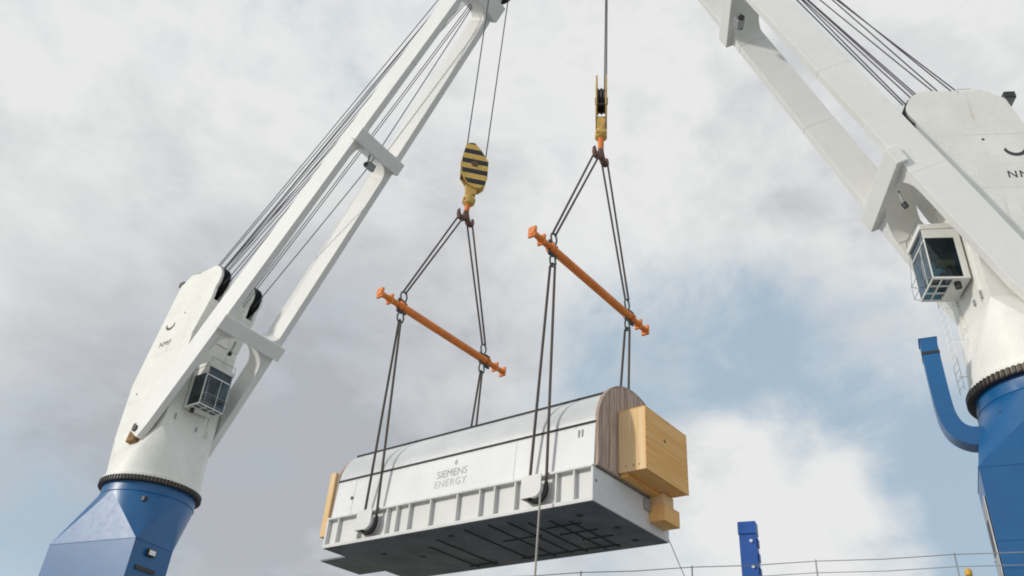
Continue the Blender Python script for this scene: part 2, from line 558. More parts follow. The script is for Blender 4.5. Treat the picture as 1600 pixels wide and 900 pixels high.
rail, T = thing('deck_railing', SHIP @ Vector((25.1, 0, DECK)), 'thin wire guard railing along the ship edge at lower right', 'railing', rot=SHIP.to_3x3())
TI = T.inverted() @ SHIP
for k in range(16):
    y = -25.6 + k * 3.52
    MB(TI).tube([(25.1, y, DECK), (25.1, y, 8.72)], 0.022, 6).build('post', 'galv', rail)
for z, r in ((8.68, 0.013), (8.36, 0.011), (8.02, 0.011)):
    pts = []
    for k in range(16):
        y = -25.6 + k * 3.52
        pts.append((25.1, y, z))
        if k < 15:
            pts.append((25.1, y + 1.76, z - 0.035))
    MB(TI).tube(pts, r, 6).build('wire', 'galv', rail)

# blue upright beyond the deck
post, T = thing('stanchion_post', SHIP @ Vector((33, 5.73, DECK + 0.9)), 'tall blue steel post rising beyond the wire railing', 'post', rot=SHIP.to_3x3())
TI = T.inverted()
TL = Matrix()
z1 = 12.46 - DECK - 0.9
MB(TL).box(-0.25, 0.25, -0.32, 0.32, 0, z1 - 0.5).build('shaft', 'blue_post', post, bevel=0.02)
MB(TL).hexa([(-0.30, -0.34, z1 - 0.5), (0.28, -0.34, z1 - 0.5), (0.28, 0.34, z1 - 0.5), (-0.30, 0.34, z1 - 0.5),
             (-0.24, -0.34, z1), (0.28, -0.34, z1), (0.28, 0.34, z1), (-0.24, 0.34, z1)]).build('head', 'blue_post', post, bevel=0.015)
for z in (0.25, 0.8, 1.35, 1.9, 2.45, 3.0):
    MB(TL).box(-0.12, 0.22, -0.365, -0.32, z, z + 0.32).build('cleat', 'blue_post', post, bevel=0.02)
for z in (z1 - 0.78, z1 - 1.75, z1 - 2.6):
    MB(TL).cyl((-0.25, -0.14, z), 'x', 0.06, -0.07, 0, 12).build('lamp', 'lamp', post)

yp, T = thing('vent_pipe', SHIP @ Vector((25.9, -1.23, DECK)), 'short yellow vent pipe standing on deck beside right pedestal', 'pipe')
MB().tube([(0, 0, 0), (0, 0, 0.72)], 0.06, 10).build('pipe', 'yel', yp, smooth=True)
MB().lathe([(0.001, 0.72), (0.09, 0.72), (0.10, 0.82), (0.06, 0.90), (0.001, 0.91)], 12, closed=False).build('cap', 'yel', yp, smooth=True)


# ------------------------------------------------------------------ cranes
def circ_rect(mb, r, zc, rect, zr, seg=64):
    """loft between a circle (radius r, height zc) and a rectangle x0,x1,y0,y1 at zr: flat triangles and conical corners"""
    x0, x1, y0, y1 = rect
    cs = [(x1, y1), (x0, y1), (x0, y0), (x1, y0)]
    vs = [(r * math.cos(2 * math.pi * k / seg), r * math.sin(2 * math.pi * k / seg), zc) for k in range(seg)]
    vs += [(a, b, zr) for a, b in cs]
    fs = []
    q = seg // 4
    for c in range(4):
        for k in range(q):
            i = c * q + k
            fs.append((i, (i + 1) % seg, seg + c))
        fs.append((((c + 1) * q) % seg, seg + (c + 1) % 4, seg + c))
    mb.add(vs, fs)


def crane(label, centre, az, elev, Lj, pivz, near, hoist, side_label):
    a = Vector((az[0], az[1], 0)).normalized()
    yv = Vector((0, 0, 1)).cross(a)
    rot = Matrix((a, yv, Vector((0, 0, 1)))).transposed()
    zr = 14.164 - DECK
    root, T = thing('deck_crane', (centre[0], centre[1], DECK), label, 'crane', 'white ship cranes on blue pedestals', rot)
    TW = T.inverted()                                    # world -> local
    TS = TW @ Matrix.Translation((centre[0], centre[1], 14.164)) @ SHIP      # ship axes about the slewing ring
    TR = Matrix.Translation((0, 0, zr))                  # local, origin at the slewing ring

    # --- pedestal
    rect = (-2.3, -0.1, -2.65, 2.65)
    p = MB(TS)
    p.lathe([(2.14, -0.06), (2.14, -0.55)], 64, closed=False)
    circ_rect(p, 2.14, -0.55, rect, -2.95)
    x0, x1, y0, y1 = rect
    lo = -zr + 0.0
    p.add([(x1, y1, -2.95), (x0, y1, -2.95), (x0, y0, -2.95), (x1, y0, -2.95), (x1, y1, lo), (x0, y1, lo), (x0, y0, lo), (x1, y0, lo)],
          [(0, 1, 5, 4), (1, 2, 6, 5), (2, 3, 7, 6), (3, 0, 4, 7), (4, 5, 6, 7)])
    ped = p.build('pedestal', 'blue', root, smooth=True, ang=25, flat=0.8)
    for z in (-2.95, -5.02):
        w = MB(TS)
        w.box(x0 - 0.012, x0 + 0.01, y0 - 0.012, y1 + 0.012, z - 0.02, z + 0.02)
        w.box(x0 + 0.01, x1, y0 - 0.012, y0 + 0.01, z - 0.02, z + 0.02)
        w.box(x0 + 0.01, x1, y1 - 0.01, y1 + 0.012, z - 0.02, z + 0.02)
        w.build('weld_seam', 'blue', ped, bevel=0.008)
    MB(TS).lathe([(2.15, -0.57), (2.17, -0.55), (2.15, -0.53), (2.13, -0.55)], 64).build('weld_seam', 'blue', ped, smooth=True)
    # lamp, access panel and padeyes on the ends
    lm = MB(TS).box(-1.55, -1.1, y0 - 0.16, y0 - 0.02, -3.5, -3.2).build('floodlight', 'dark', ped, bevel=0.02)
    MB(TS).box(-1.5, -1.15, y0 - 0.175, y0 - 0.16, -3.45, -3.25).build('floodlight_lens', 'lamp', ped)
    MB(TS).box(-1.9, -0.8, y0 - 0.06, y0 - 0.01, -4.15, -3.98).build('cable_tray', 'dark', ped)
    MB(TS).box(-2.1, -0.9, y1 + 0.012, y1 + 0.05, -6.1, -3.7).build('access_door', 'galv', ped, bevel=0.02)
    MB(TS).box(-1.75, -1.3, y1 + 0.05, y1 + 0.07, -5.2, -4.3).build('door_grille', 'dark', ped)
    for yy, zz, xx in ((1.5, -1.25, -1.6), (-1.9, -1.35, -0.2), (-1.55, -0.95, -1.55), (1.7, -1.1, 0.2)):
        MB(TS).box(xx * 1.08 - 0.10, xx * 1.08 + 0.10, yy * 1.1 - 0.1, yy * 1.1 + 0.1, zz - 0.12, zz + 0.12).build('padeye', 'dark', ped, bevel=0.03)

    # --- slewing ring
    rg = MB(TR).lathe([(2.1, -0.06), (2.30, -0.06), (2.32, 0.03), (2.30, 0.14), (2.1, 0.14)], 96).build('slew_ring', 'tan', root, smooth=True)
    b0 = MB().box(2.27, 2.365, -0.045, 0.045, -0.085, 0.13).build('ring_bolt', 'bolt', rg)
    for k in range(88):
        bo = b0 if k == 0 else b0.copy()
        if k:
            COL.objects.link(bo)
        bo.matrix_local = TR @ Matrix.Rotation(2 * math.pi * k / 88, 4, 'Z')
    MB(TR).lathe([(2.15, -0.11), (2.33, -0.11), (2.33, -0.065), (2.15, -0.065)], 96).build('lower_flange', 'ring', rg, smooth=True)

    # --- mast
    HB = 1.45
    mt = MB(TR)
    mt.lathe([(2.10, 0.14), (2.30, 0.14), (2.30, 0.26), (2.18, 0.30), (2.18, 0.62)], 64, closed=False)
    rc = (-2.2, 1.62, -HB, HB)
    circ_rect(mt, 2.18, 0.62, rc, 2.7)
    prof = [(-2.2, 2.7), (1.62, 2.7), (1.62, 8.0), (1.62, 10.2), (0.75, 11.72), (-0.1, 11.86), (-0.85, 11.35), (-2.3, 5.6)]
    mt.prism(prof, -HB, HB)
    mast = mt.build('mast', 'white', root, smooth=True, ang=25, flat=0.8)
    # head cheeks with rope sheaves
    nose = []
    cx, cz, rr = 1.70, 10.95, 0.92
    for k in range(15):
        an = R_(-38 + k * (128 / 14))
        nose.append((cx + rr * math.cos(an), cz + rr * math.sin(an)))
    cheek = [(1.0, 7.6), (1.66, 7.9), (2.35, 9.75)] + nose + [(0.7, 11.80)]
    for sg in (-1, 1):
        for y0_, y1_ in ((HB - 0.16, HB + 0.004), (0.72, 0.86)):
            MB(TR).prism(cheek, sg * y0_, sg * y1_).build('head_cheek', 'white', mast, smooth=True, ang=20)
        MB(TR).prism([(1.0, 7.6), (1.66, 7.9), (2.32, 9.72), (1.9, 9.75), (1.0, 9.6)], sg * 0.862, sg * (HB - 0.162)).build('head_web', 'white', mast)
        for q in range(4):
            c0 = sg * (0.92 + q * 0.115)
            MB(TR).lathe([(0.1, c0 - 0.035), (0.98, c0 - 0.035), (0.90, c0), (0.98, c0 + 0.035), (0.1, c0 + 0.035)], 40, 'y', (cx, 0, cz)).build('sheave', 'dark', mast, smooth=True)
        MB(TR).box(1.62, 1.70, sg * 0.9 - 0.02, sg * 0.9 + 0.02, 2.9, 7.7).build('stiffener', 'white', mast)
    MB(TR).box(1.62, 1.72, -0.72, 0.72, 7.9, 8.05).build('head_beam', 'white', mast)
    # rear top drum brackets and floodlight
    fl = MB(TR).box(-1.35, -0.95, near * 1.05 - 0.28, near * 1.05 + 0.28, 11.52, 11.82).build('floodlight', 'dark', mast, bevel=0.03)
    MB(TR).box(-1.30, -1.0, near * 1.05 - 0.24, near * 1.05 + 0.24, 11.505, 11.52).build('floodlight_lens', 'galv', mast)
    MB(TR).box(-1.0, -0.8, near * 1.05 - 0.06, near * 1.05 + 0.06, 11.3, 11.66).build('floodlight_bracket', 'dark', mast)
    MB(TR).tube([(0.1, near * 1.3, 11.84), (0.1, near * 1.3, 12.05), (0.65, near * 1.3, 12.05), (0.65, near * 1.3, 11.75)], 0.03, 6).build('handrail', 'white', mast)
    for f_, z_ in ((0.35, 9.35), (-1.6, 5.0), (0.1, 4.1)):
        MB(TR).cyl((f_, near * HB, z_), 'y', 0.05, -0.012, 0.012, 10).build('drain_hole', 'dark', mast)
    # access hatch low on the mast, small fittings on the front
    for f_, y_, z_, w_, h_ in ((1.62, -0.95, 3.2, 0.12, 0.32), (1.62, 0.95, 2.95, 0.10, 0.30), (1.62, 0.35, 3.05, 0.10, 0.22)):
        MB(TR).box(f_, f_ + 0.06, y_ - w_ / 2, y_ + w_ / 2, z_, z_ + h_).build('junction_box', 'galv', mast, bevel=0.01)
    for sg in (-1, 1):
        for z_ in (4.6, 7.15, 9.6):
            xr = -2.2 if z_ < 5.6 else -2.3 + (z_ - 5.6) * 1.45 / 5.75
            MB(TR).box(xr + 0.02, 1.60, sg * HB - 0.006, sg * HB + 0.006, z_ - 0.014, z_ + 0.014).build('weld_seam', 'white', mast)
        MB(TR).box(0.86, 0.885, sg * HB - 0.006, sg * HB + 0.006, 2.75, 9.58).build('weld_seam', 'white', mast)
    # marks on the near side
    tr = Matrix.Translation((-0.55, near * (HB + 0.006), 7.68 + zr))
    if near < 0:
        o3 = Matrix(((1, 0, 0), (0, 0, -1), (0, 1, 0))).transposed().to_4x4()
        o3 = Matrix(((1, 0, 0), (0, 0, -1), (0, 1, 0))).to_4x4()
    else:
        o3 = Matrix(((-1, 0, 0), (0, 0, 1), (0, 1, 0))).to_4x4()
    text_mesh('lettering', 'NMF', 0.44, 'black_letter', mast, tr @ o3, 0.004, 1.2)
    em = MB(Matrix.Translation((-0.6, near * (HB + 0.006), 8.92 + zr)) @ o3)
    arc = []
    for k in range(17):
        an = R_(-165 + k * 150 / 16)
        arc.append((0.40 * math.cos(an), 0.40 * math.sin(an)))
    for k in range(16, -1, -1):
        an = R_(-165 + k * 150 / 16)
        arc.append((0.33 * math.cos(an), 0.10 + 0.36 * math.sin(an)))
    em.prism(arc, -0.004, 0.004, 'xy')
    em.build('emblem', 'black_letter', mast)

    # --- jib
    TJ = TR @ Matrix.Translation((0.28, 0, pivz)) @ Matrix(((math.cos(elev), 0, -math.sin(elev)), (0, 1, 0), (math.sin(elev), 0, math.cos(elev)))).to_4x4()
    w0, w1, bw, dp = 1.80, 1.02, 0.36, 1.38
    wid = lambda s_: w0 + (w1 - w0) * s_ / Lj
    for sg in (-1, 1):
        lg = MB(TJ)
        st = [(-0.25, 0.80), (0.5, 0.95), (4.8, 1.0), (Lj * 0.93, 0.96), (Lj + 0.3, 0.55)]
        rings = []
        for s_, k in st:
            yc = sg * wid(s_)
            h = dp / 2 * k
            rings.append([(s_, yc - bw / 2, -h), (s_, yc + bw / 2, -h), (s_, yc + bw / 2, h), (s_, yc - bw / 2, h)])
        vs = [q for r in rings for q in r]
        fs = [(0, 1, 2, 3), tuple(len(vs) - 4 + i for i in (3, 2, 1, 0))]
        for i in range(len(st) - 1):
            for k in range(4):
                k2 = (k + 1) % 4
                fs.append((i * 4 + k, (i + 1) * 4 + k, (i + 1) * 4 + k2, i * 4 + k2))
        lg.add(vs, fs)
        leg = lg.build('jib_leg', 'jib', root, bevel=0.02)
        # faint butt welds of the box sections
        for s_ in (5.6, 11.5, 17.0, 23.0):
            yc = wid(s_)
            MB(TJ).box(s_ - 0.015, s_ + 0.015, sg * yc - bw / 2 - 0.006, sg * yc + bw / 2 + 0.006, -dp / 2 * 0.985 - 0.012, dp / 2 * 0.97).build('weld_seam', 'jib', leg)
        # rusty foot bracket and pin on the mast side
        ft = MB(TR)
        ft.hexa([(-0.22, sg * 1.452, pivz - 0.72), (0.42, sg * 1.452, pivz - 0.72), (0.42, sg * 1.98, pivz - 0.60), (-0.22, sg * 1.98, pivz - 0.60),
                 (0.0, sg * 1.452, pivz + 0.42), (0.25, sg * 1.452, pivz + 0.42), (0.25, sg * 1.98, pivz + 0.30), (0.0, sg * 1.98, pivz + 0.30)])
        ft.build('foot_bracket', 'rust', leg, bevel=0.02)
        MB(TR).cyl((0.28, 0, pivz), 'y', 0.17, sg * 1.45 if sg > 0 else -2.06, 2.06 if sg > 0 else -1.45, 20).build('foot_pin', 'dark', leg, smooth=True)
    for s_, hw, rf in ((6.45, 0.37, 1.15), (18.05, 0.36, 0.70), (Lj - 1.2, 0.5, 0.4)):
        y_ = wid(s_) + bw / 2 + 0.16
        cb = MB(TJ).box(s_ - hw, s_ + hw, -y_, y_, -dp / 2 - 0.26, -dp / 2 + 0.20).build('crossbeam', 'jib', root, bevel=0.02)
        yi = wid(s_) - bw / 2 + 0.01
        MB(TJ).box(s_ - hw + 0.03, s_ + hw - 0.03, -yi, yi, -dp / 2 + 0.20, dp / 2 - 0.10).build('crossbeam_web', 'jib', cb)
        for sg in (-1, 1):
            for dr in (-1, 1):
                r2 = rf if dr < 0 else rf * 0.45
                poly = [(s_ + dr * (hw - 0.03), sg * yi)]
                ks = 10
                for k in range(ks + 1):
                    an = math.pi / 2 * k / ks
                    poly.append((s_ + dr * (hw - 0.03 + r2 - r2 * math.sin(an)), sg * (yi - r2 + r2 * math.cos(an))))
                MB(TJ).prism(poly, -dp / 2 + 0.02, dp / 2 - 0.10, 'xy').build('gusset', 'jib', cb, smooth=True, ang=30)
    # rope guide under the upper crossbeam
    gd = MB(TJ).box(16.95, 17.35, -0.18, 0.28, -0.95, -0.62).build('rope_guide', 'galv', root, bevel=0.03)
    MB(TJ).cyl((17.1, 0.05, -0.72), 'y', 0.14, -0.3, 0.3, 16).build('roller', 'dark', gd, smooth=True)
    MB(TJ).tube([(17.3, -0.1, -0.6), (17.7, -0.1, -0.35)], 0.05, 6).build('guide_arm', 'galv', gd)
    fl = MB(TJ).tube([(5.9, near * 0.5, -0.6), (5.35, near * 0.5, -0.75)], 0.05, 8).build('lamp_arm', 'galv', root)
    MB(TJ).cyl((5.3, near * 0.5, -0.77), 'x', 0.10, -0.14, 0.06, 12).build('lamp_head', 'dark', fl)
    # head
    hd = MB(TJ).box(Lj - 0.5, Lj + 0.25, -wid(Lj) + 0.15, wid(Lj) - 0.15, -0.25, 0.45).build('jib_head', 'jib', root, bevel=0.03)
    for q in (-0.75, -0.3, 0.3, 0.75, -1.35, 1.35):
        MB(TJ).lathe([(0.08, q - 0.06), (0.62, q - 0.06), (0.55, q), (0.62, q + 0.06), (0.08, q + 0.06)], 32, 'y', (Lj + 0.2, 0, -0.25)).build('sheave', 'dark', hd, smooth=True)
    MB(TJ).cyl((Lj + 0.2, 0, -0.25), 'y', 0.12, -1.55, 1.55, 16).build('sheave_axle', 'dark', hd, smooth=True)
    MB(TJ).prism([(Lj - 1.6, 0.4), (Lj + 0.1, 0.3), (Lj + 0.25, 1.7), (Lj - 0.1, 1.75)], -0.6, 0.6).build('luffing_bracket', 'jib', hd, bevel=0.03)

    # --- ropes
    top = TJ @ Vector((Lj + 0.05, 0, 1.6))
    def rope(pts, r, name):
        out_ = []
        for i in range(len(pts) - 1):
            p0, p1 = Vector(pts[i]), Vector(pts[i + 1])
            for k in range(9):
                t_ = k / 9
                q = p0.lerp(p1, t_)
                q.z -= 4 * t_ * (1 - t_) * 0.004 * (p1 - p0).length
                out_.append(q)
        out_.append(Vector(pts[-1]))
        MB().tube(out_, r, 6).build(name, 'rope', root, smooth=True)
    for i, (f_, y_, z_, e_) in enumerate([(1.75, near * 0.92, 11.93, -0.5), (1.95, near * 1.02, 11.90, -0.35), (2.2, near * 1.12, 11.82, -0.15), (2.62, near * 1.20, 11.45, 0.0),
                                          (2.74, near * 0.97, 10.75, 0.3), (2.70, near * 1.22, 10.55, 0.45), (1.6, -near * 0.95, 11.95, 0.1), (-0.35, near * 0.5, 11.83, -0.45), (-0.45, near * 0.2, 11.83, 0.4), (1.2, near * 1.1, 11.9, -0.7), (2.4, near * 0.95, 11.7, 0.6), (0.3, near * 0.4, 11.85, 0.75)]):
        rope([(f_, y_, z_ + zr), top + Vector((0.1 * (i % 3) - 0.1, e_, 0.1 * (i % 2)))], 0.026, 'luffing_rope')
    gp = TJ @ Vector((17.1, 0.12, -0.55))
    hh = TJ @ Vector((Lj - 0.1, 0.3, 0.35))
    if near < 0:
      rope([(2.55, -near * 1.0, 10.35 + zr), gp, hh], 0.028, 'hoist_rope')
      rope([(2.3, -near * 0.55, 10.2 + zr), TJ @ Vector((Lj - 0.1, -near * 0.05, -0.15))], 0.026, 'hoist_rope')
      rope([(2.3, -near * 0.45, 10.3 + zr), TJ @ Vector((Lj - 0.1, near * 0.08, -0.15))], 0.026, 'hoist_rope')
    for p0, p1 in hoist:
        MB(TW).tube([p0, Vector(p0).lerp(Vector(p1), 0.5), p1], 0.03, 8).build('hoist_rope', 'rope', root, smooth=True)

    # --- operator's cab on the mast front
    f0, f1, hw, z0, z1 = 1.70, 2.90, 0.74, 3.90, 6.12
    cab = MB(TR).box(f0, f0 + 0.10, -hw, hw, z0, z1).build('cab', 'white', root, bevel=0.02)
    MB(TR).hexa([(f0 + .1, -hw - .03, z1 - 0.16), (f1 + .06, -hw - .03, z1 - 0.20), (f1 + .06, hw + .03, z1 - 0.20), (f0 + .1, hw + .03, z1 - 0.16),
                 (f0 + .1, -hw - .03, z1 + 0.06), (f1 + .06, -hw - .03, z1 + 0.02), (f1 + .06, hw + .03, z1 + 0.02), (f0 + .1, hw + .03, z1 + 0.06)]).build('cab_roof', 'white', cab, bevel=0.02)
    fr = 0.042
    for f_, y_ in ((f1 - fr, -hw), (f1 - fr, hw - fr)):
        MB(TR).box(f_, f_ + fr, y_, y_ + fr, z0, z1 - 0.18).build('corner_post', 'white', cab, bevel=0.01)
    for sg in (-1, 1):
        ya, yb = (sg * hw - fr, sg * hw) if sg > 0 else (-hw, -hw + fr)
        MB(TR).box(f0 + .1, f1 - fr, ya, yb, z0, z0 + 0.06).build('sill', 'white', cab)
        MB(TR).box(f0 + .1, f0 + 0.22, ya, yb, z0 + 0.06, z1 - 0.18).build('rear_post', 'white', cab)
        MB(TR).box(f0 + .22, f1 - fr, ya, yb, z1 - 0.55, z1 - 0.18).build('side_header', 'white', cab)
        ym = (ya + yb) / 2
        MB(TR).box(f0 + .22, f1 - fr, ym - 0.008, ym + 0.008, z0 + 0.06, z1 - 0.55).build('side_window', 'glass', cab)
    MB(TR).box(f1 - fr, f1, -hw + fr, hw - fr, z1 - 0.66, z1 - 0.60).build('front_bar', 'white', cab)
    MB(TR).box(f1 - fr, f1, -hw + fr, hw - fr, z0, z0 + 0.05).build('front_sill', 'white', cab)
    MB(TR).box(f1 - .035, f1 - .02, -hw + fr, hw - fr, z0 + 0.05, z1 - 0.66).build('front_window', 'glass', cab)
    MB(TR).box(f1 - .035, f1 - .02, -hw + fr, hw - fr, z1 - 0.60, z1 - 0.20).build('front_upper_window', 'glass', cab)
    MB(TR).box(f1 - .20, f1 - .10, -hw + .1, hw - .1, z1 - 0.52, z1 - 0.30).build('sun_blind', 'galv', cab)
    MB(TR).box(f1 - fr, f1 - .01, 0.16, 0.185, z0 + 0.05, z1 - 0.66).build('front_mullion', 'white', cab)
    # floor with look-down panes at the front
    MB(TR).box(f0 + .1, f0 + 0.55, -hw + fr, hw - fr, z0, z0 + 0.05).build('floor_plate', 'white', cab)
    for k in range(4):
        y_ = -hw + fr + k * (2 * hw - 2 * fr - 0.05) / 3
        MB(TR).box(f0 + .55, f1 - fr, y_, y_ + 0.05, z0, z0 + 0.05).build('floor_bar', 'white', cab)
    MB(TR).box(f0 + .86, f0 + .91, -hw + fr + .05, hw - fr - .05, z0 + .003, z0 + 0.047).build('floor_bar', 'white', cab)
    MB(TR).box(f0 + .55, f1 - fr, -hw + fr, hw - fr, z0 + 0.055, z0 + 0.068).build('floor_window', 'glass', cab)
    # inside
    MB(TR).box(f0 + .105, f0 + .13, -hw + fr, hw - fr, z0 + .07, z1 - .2).build('rear_lining', 'interior', cab)
    MB(TR).box(f0 + .13, f1 - .1, -hw + fr + .01, hw - fr - .01, z1 - .24, z1 - .205).build('ceiling_lining', 'interior', cab)
    MB(TR).box(f0 + .25, f0 + .75, -0.28, 0.28, z0 + .40, z0 + .54).build('seat', 'seat', cab, bevel=0.04)
    MB(TR).hexa([(f0 + .17, -0.27, z0 + .5), (f0 + .32, -0.27, z0 + .5), (f0 + .32, 0.27, z0 + .5), (f0 + .17, 0.27, z0 + .5),
                 (f0 + .15, -0.24, z0 + 1.2), (f0 + .26, -0.24, z0 + 1.2), (f0 + .26, 0.24, z0 + 1.2), (f0 + .15, 0.24, z0 + 1.2)]).build('seat_back', 'seat', cab, bevel=0.04)
    MB(TR).box(f0 + .42, f0 + .54, -0.10, 0.10, z0 + .07, z0 + .40).build('seat_column', 'dark', cab)
    for sg in (-1, 1):
        MB(TR).box(f0 + .35, f0 + .95, sg * 0.58 - 0.12, sg * 0.58 + 0.12, z0 + .55, z0 + .78).build('console', 'console', cab, bevel=0.02)
        MB(TR).box(f0 + .40, f0 + .60, sg * 0.50 - 0.08, sg * 0.50 + 0.08, z0 + .07, z0 + .55).build('console_leg', 'dark', cab)
    # guard rail on the roof and across the front
    MB(TR).tube([(f1 + .02, -hw, z1 + 0.05), (f1 + .02, -hw, z1 + 0.30), (f1 + .02, hw, z1 + 0.30), (f1 + .02, hw, z1 + 0.05)], 0.018, 6).build('roof_rail', 'galv', cab)
    for z_ in (z0 + 0.05, z0 + 0.55):
        MB(TR).tube([(f1, -hw + .03, z_), (f1 + .22, -hw + .10, z_), (f1 + .22, hw - .10, z_), (f1, hw - .03, z_)], 0.012, 6).build('front_guard', 'galv', cab)
    for y_ in (-hw + .1, hw - .1):
        MB(TR).tube([(f1 + .22, y_, z0 + .05), (f1 + .22, y_, z0 + 0.55), (f1 + .02, y_, z1 - 0.3)], 0.011, 6).build('guard_upright', 'galv', cab)
    MB(TR).cyl((f0 + .35, near * 0.45, z0 - 0.16), 'z', 0.11, -0.05, 0.16, 14).build('cab_lamp', 'dark', cab)
    # --- ladder below the cab
    ld = MB(TR)
    ly = -near * 0.55
    ladder = MB(TR).tube([(2.34, ly - 0.22, z0), (2.34, ly - 0.22, 0.35)], 0.014, 6).build('ladder', 'white', root)
    MB(TR).tube([(2.34, ly + 0.22, z0), (2.34, ly + 0.22, 0.35)], 0.014, 6).build('ladder_stile', 'white', ladder)
    for k in range(12):
        z_ = 0.5 + k * 0.29
        MB(TR).tube([(2.34, ly - 0.22, z_), (2.34, ly + 0.22, z_)], 0.009, 6).build('rung', 'white', ladder)
    for z_ in (0.9, 2.3, 3.5):
        MB(TR).tube([(1.55, ly, z_), (2.34, ly, z_)], 0.012, 6).build('stay', 'white', ladder)
    return root, TS, TR, TJ, T


A = Vector((18.651, 12.218, 9.428))            # near bottom corner of the hanging load
LX, RXY = 20.75, 13.87
lh = [((A.x + 2.26, LX + 0.30, 28.0), (A.x + 2.18, LX, 40.6)), ((A.x + 2.87, LX - 0.42, 27.9), (A.x + 3.69, LX, 40.7))]
rh = [((A.x + 2.75, 13.62, 29.0), (A.x + 3.30, 13.98, 47.9)), ((A.x + 3.28, 14.05, 29.2), (A.x + 4.05, 14.5, 47.9))]
crane('white crane on the left, slimmer in view, jib rising to the right', (19.847, 38.277), (0.067, -0.998), R_(55.53), 29.72, 2.56, -1, lh, 'left')
rc_, TSR, TRR, TJR, TRT = crane('white crane at the right edge, larger, jib rising to the left', (28.271, 1.666), (-0.504, 0.864), R_(65.91), 34.65, 2.72, 1, rh, 'right')

# hook-rest arm on the right pedestal (curved blue box section)
am = MB(TSR)
cl = [(1.75, -1.70), (2.30, -1.69), (2.62, -1.62), (2.88, -1.42), (3.02, -1.12), (3.09, -0.72), (3.115, 0.2), (3.12, 1.75)]
cl2 = []
for i in range(len(cl) - 1):
    p0, p1, p2, p3 = (Vector(cl[max(i - 1, 0)]), Vector(cl[i]), Vector(cl[i + 1]), Vector(cl[min(i + 2, len(cl) - 1)]))
    for k in range(4):
        t_ = k / 4
        cl2.append(tuple(0.5 * ((2 * p1) + (p2 - p0) * t_ + (2 * p0 - 5 * p1 + 4 * p2 - p3) * t_ ** 2 + (3 * p1 - p0 - 3 * p2 + p3) * t_ ** 3)))
cl = cl2 + [cl[-1]]
vs = []; fs = []
for i, (s_, z_) in enumerate(cl):
    a_ = Vector(cl[max(i - 1, 0)]); b_ = Vector(cl[min(i + 1, len(cl) - 1)])
    t_ = (b_ - a_).normalized()
    nn = Vector((-t_.y, t_.x))
    h_ = 0.25 + 0.05 * max(0, 1 - i / 20)
    for k, (q, x_) in enumerate(((1, -1.45), (-1, -1.45), (-1, -0.80), (1, -0.80))):
        vs.append((x_, s_ + nn.x * q * h_, z_ + nn.y * q * h_))
for i in range(len(cl) - 1):
    for k in range(4):
        fs.append((i * 4 + k, i * 4 + (k + 1) % 4, i * 4 + 4 + (k + 1) % 4, i * 4 + 4 + k))
fs += [(0, 1, 2, 3), tuple(len(vs) - 4 + i for i in range(4))]
am.add(vs, fs)
arm = am.build('hook_rest_arm', 'blue', rc_, smooth=True, ang=25)
MB(TSR).box(-1.47, -0.78, 2.855, 3.385, 1.20, 1.30).build('clamp_band', 'dark', arm, bevel=0.01)
MB(TSR).box(-1.46, -0.79, 2.84, 3.40, 1.75, 1.80).build('end_cap', 'blue', arm, bevel=0.01)


# ------------------------------------------------------------------ the hanging load
WX, LY, HZ = 4.30, 11.0, 1.06
gen, GT = thing('generator', A, 'large white generator in a ribbed grey tray, hanging from four slings', 'machine')
# base tray
base = MB().box(0.14, WX - 0.14, 0.06, LY - 0.06, 0.055, 0.9).build('tray', 'tray', gen)
MB().box(0.0, WX, 0.0, LY, 0.012, 0.055).build('tray_floor', 'tray', base)
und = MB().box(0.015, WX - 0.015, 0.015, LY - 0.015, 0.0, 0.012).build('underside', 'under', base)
MB().box(-0.02, 0.16, 0.0, LY, HZ - 0.07, HZ).build('top_flange', 'tray', base, bevel=0.008)
MB().box(WX - 0.16, WX + 0.02, 0.0, LY, HZ - 0.07, HZ).build('top_flange', 'tray', base, bevel=0.008)
MB().box(-0.004, 0.14, 0.0, LY, 0.057, 0.12).build('bottom_flange', 'tray', base)
MB().box(0.002, WX - 0.002, -0.02, 0.058, 0.014, HZ - 0.072).build('end_plate', 'tray_end', base, bevel=0.01)
MB().box(0.002, WX - 0.002, LY - 0.058, LY + 0.02, 0.014, HZ - 0.072).build('end_plate', 'tray_end', base, bevel=0.01)
MB().box(0.16, WX - 0.16, 0.03, LY - 0.03, 0.9, HZ - 0.01).build('tray_top', 'tray', base)
for y in (10.95, 10.42, 9.36, 8.05, 7.6, 7.04, 6.11, 4.99, 4.08, 3.5, 2.72, 1.24, 0.63, 0.02):
    MB().box(0.0, 0.14, y - 0.025, y + 0.025, 0.12, HZ - 0.07).build('rib', 'tray', base, bevel=0.006)
    MB().box(WX - 0.14, WX, y - 0.025, y + 0.025, 0.06, HZ - 0.07).build('rib', 'tray', base)
for k in range(22):
    MB().cyl((-0.02, 0.25 + k * 0.5, HZ - 0.035), 'x', 0.014, -0.012, 0.0, 6).build('flange_bolt', 'galv', base)
# tongue under the far end
MB().box(1.12, 3.06, LY + 0.02, 12.35, 0.0, 0.06).build('tongue_plate', 'under', base)
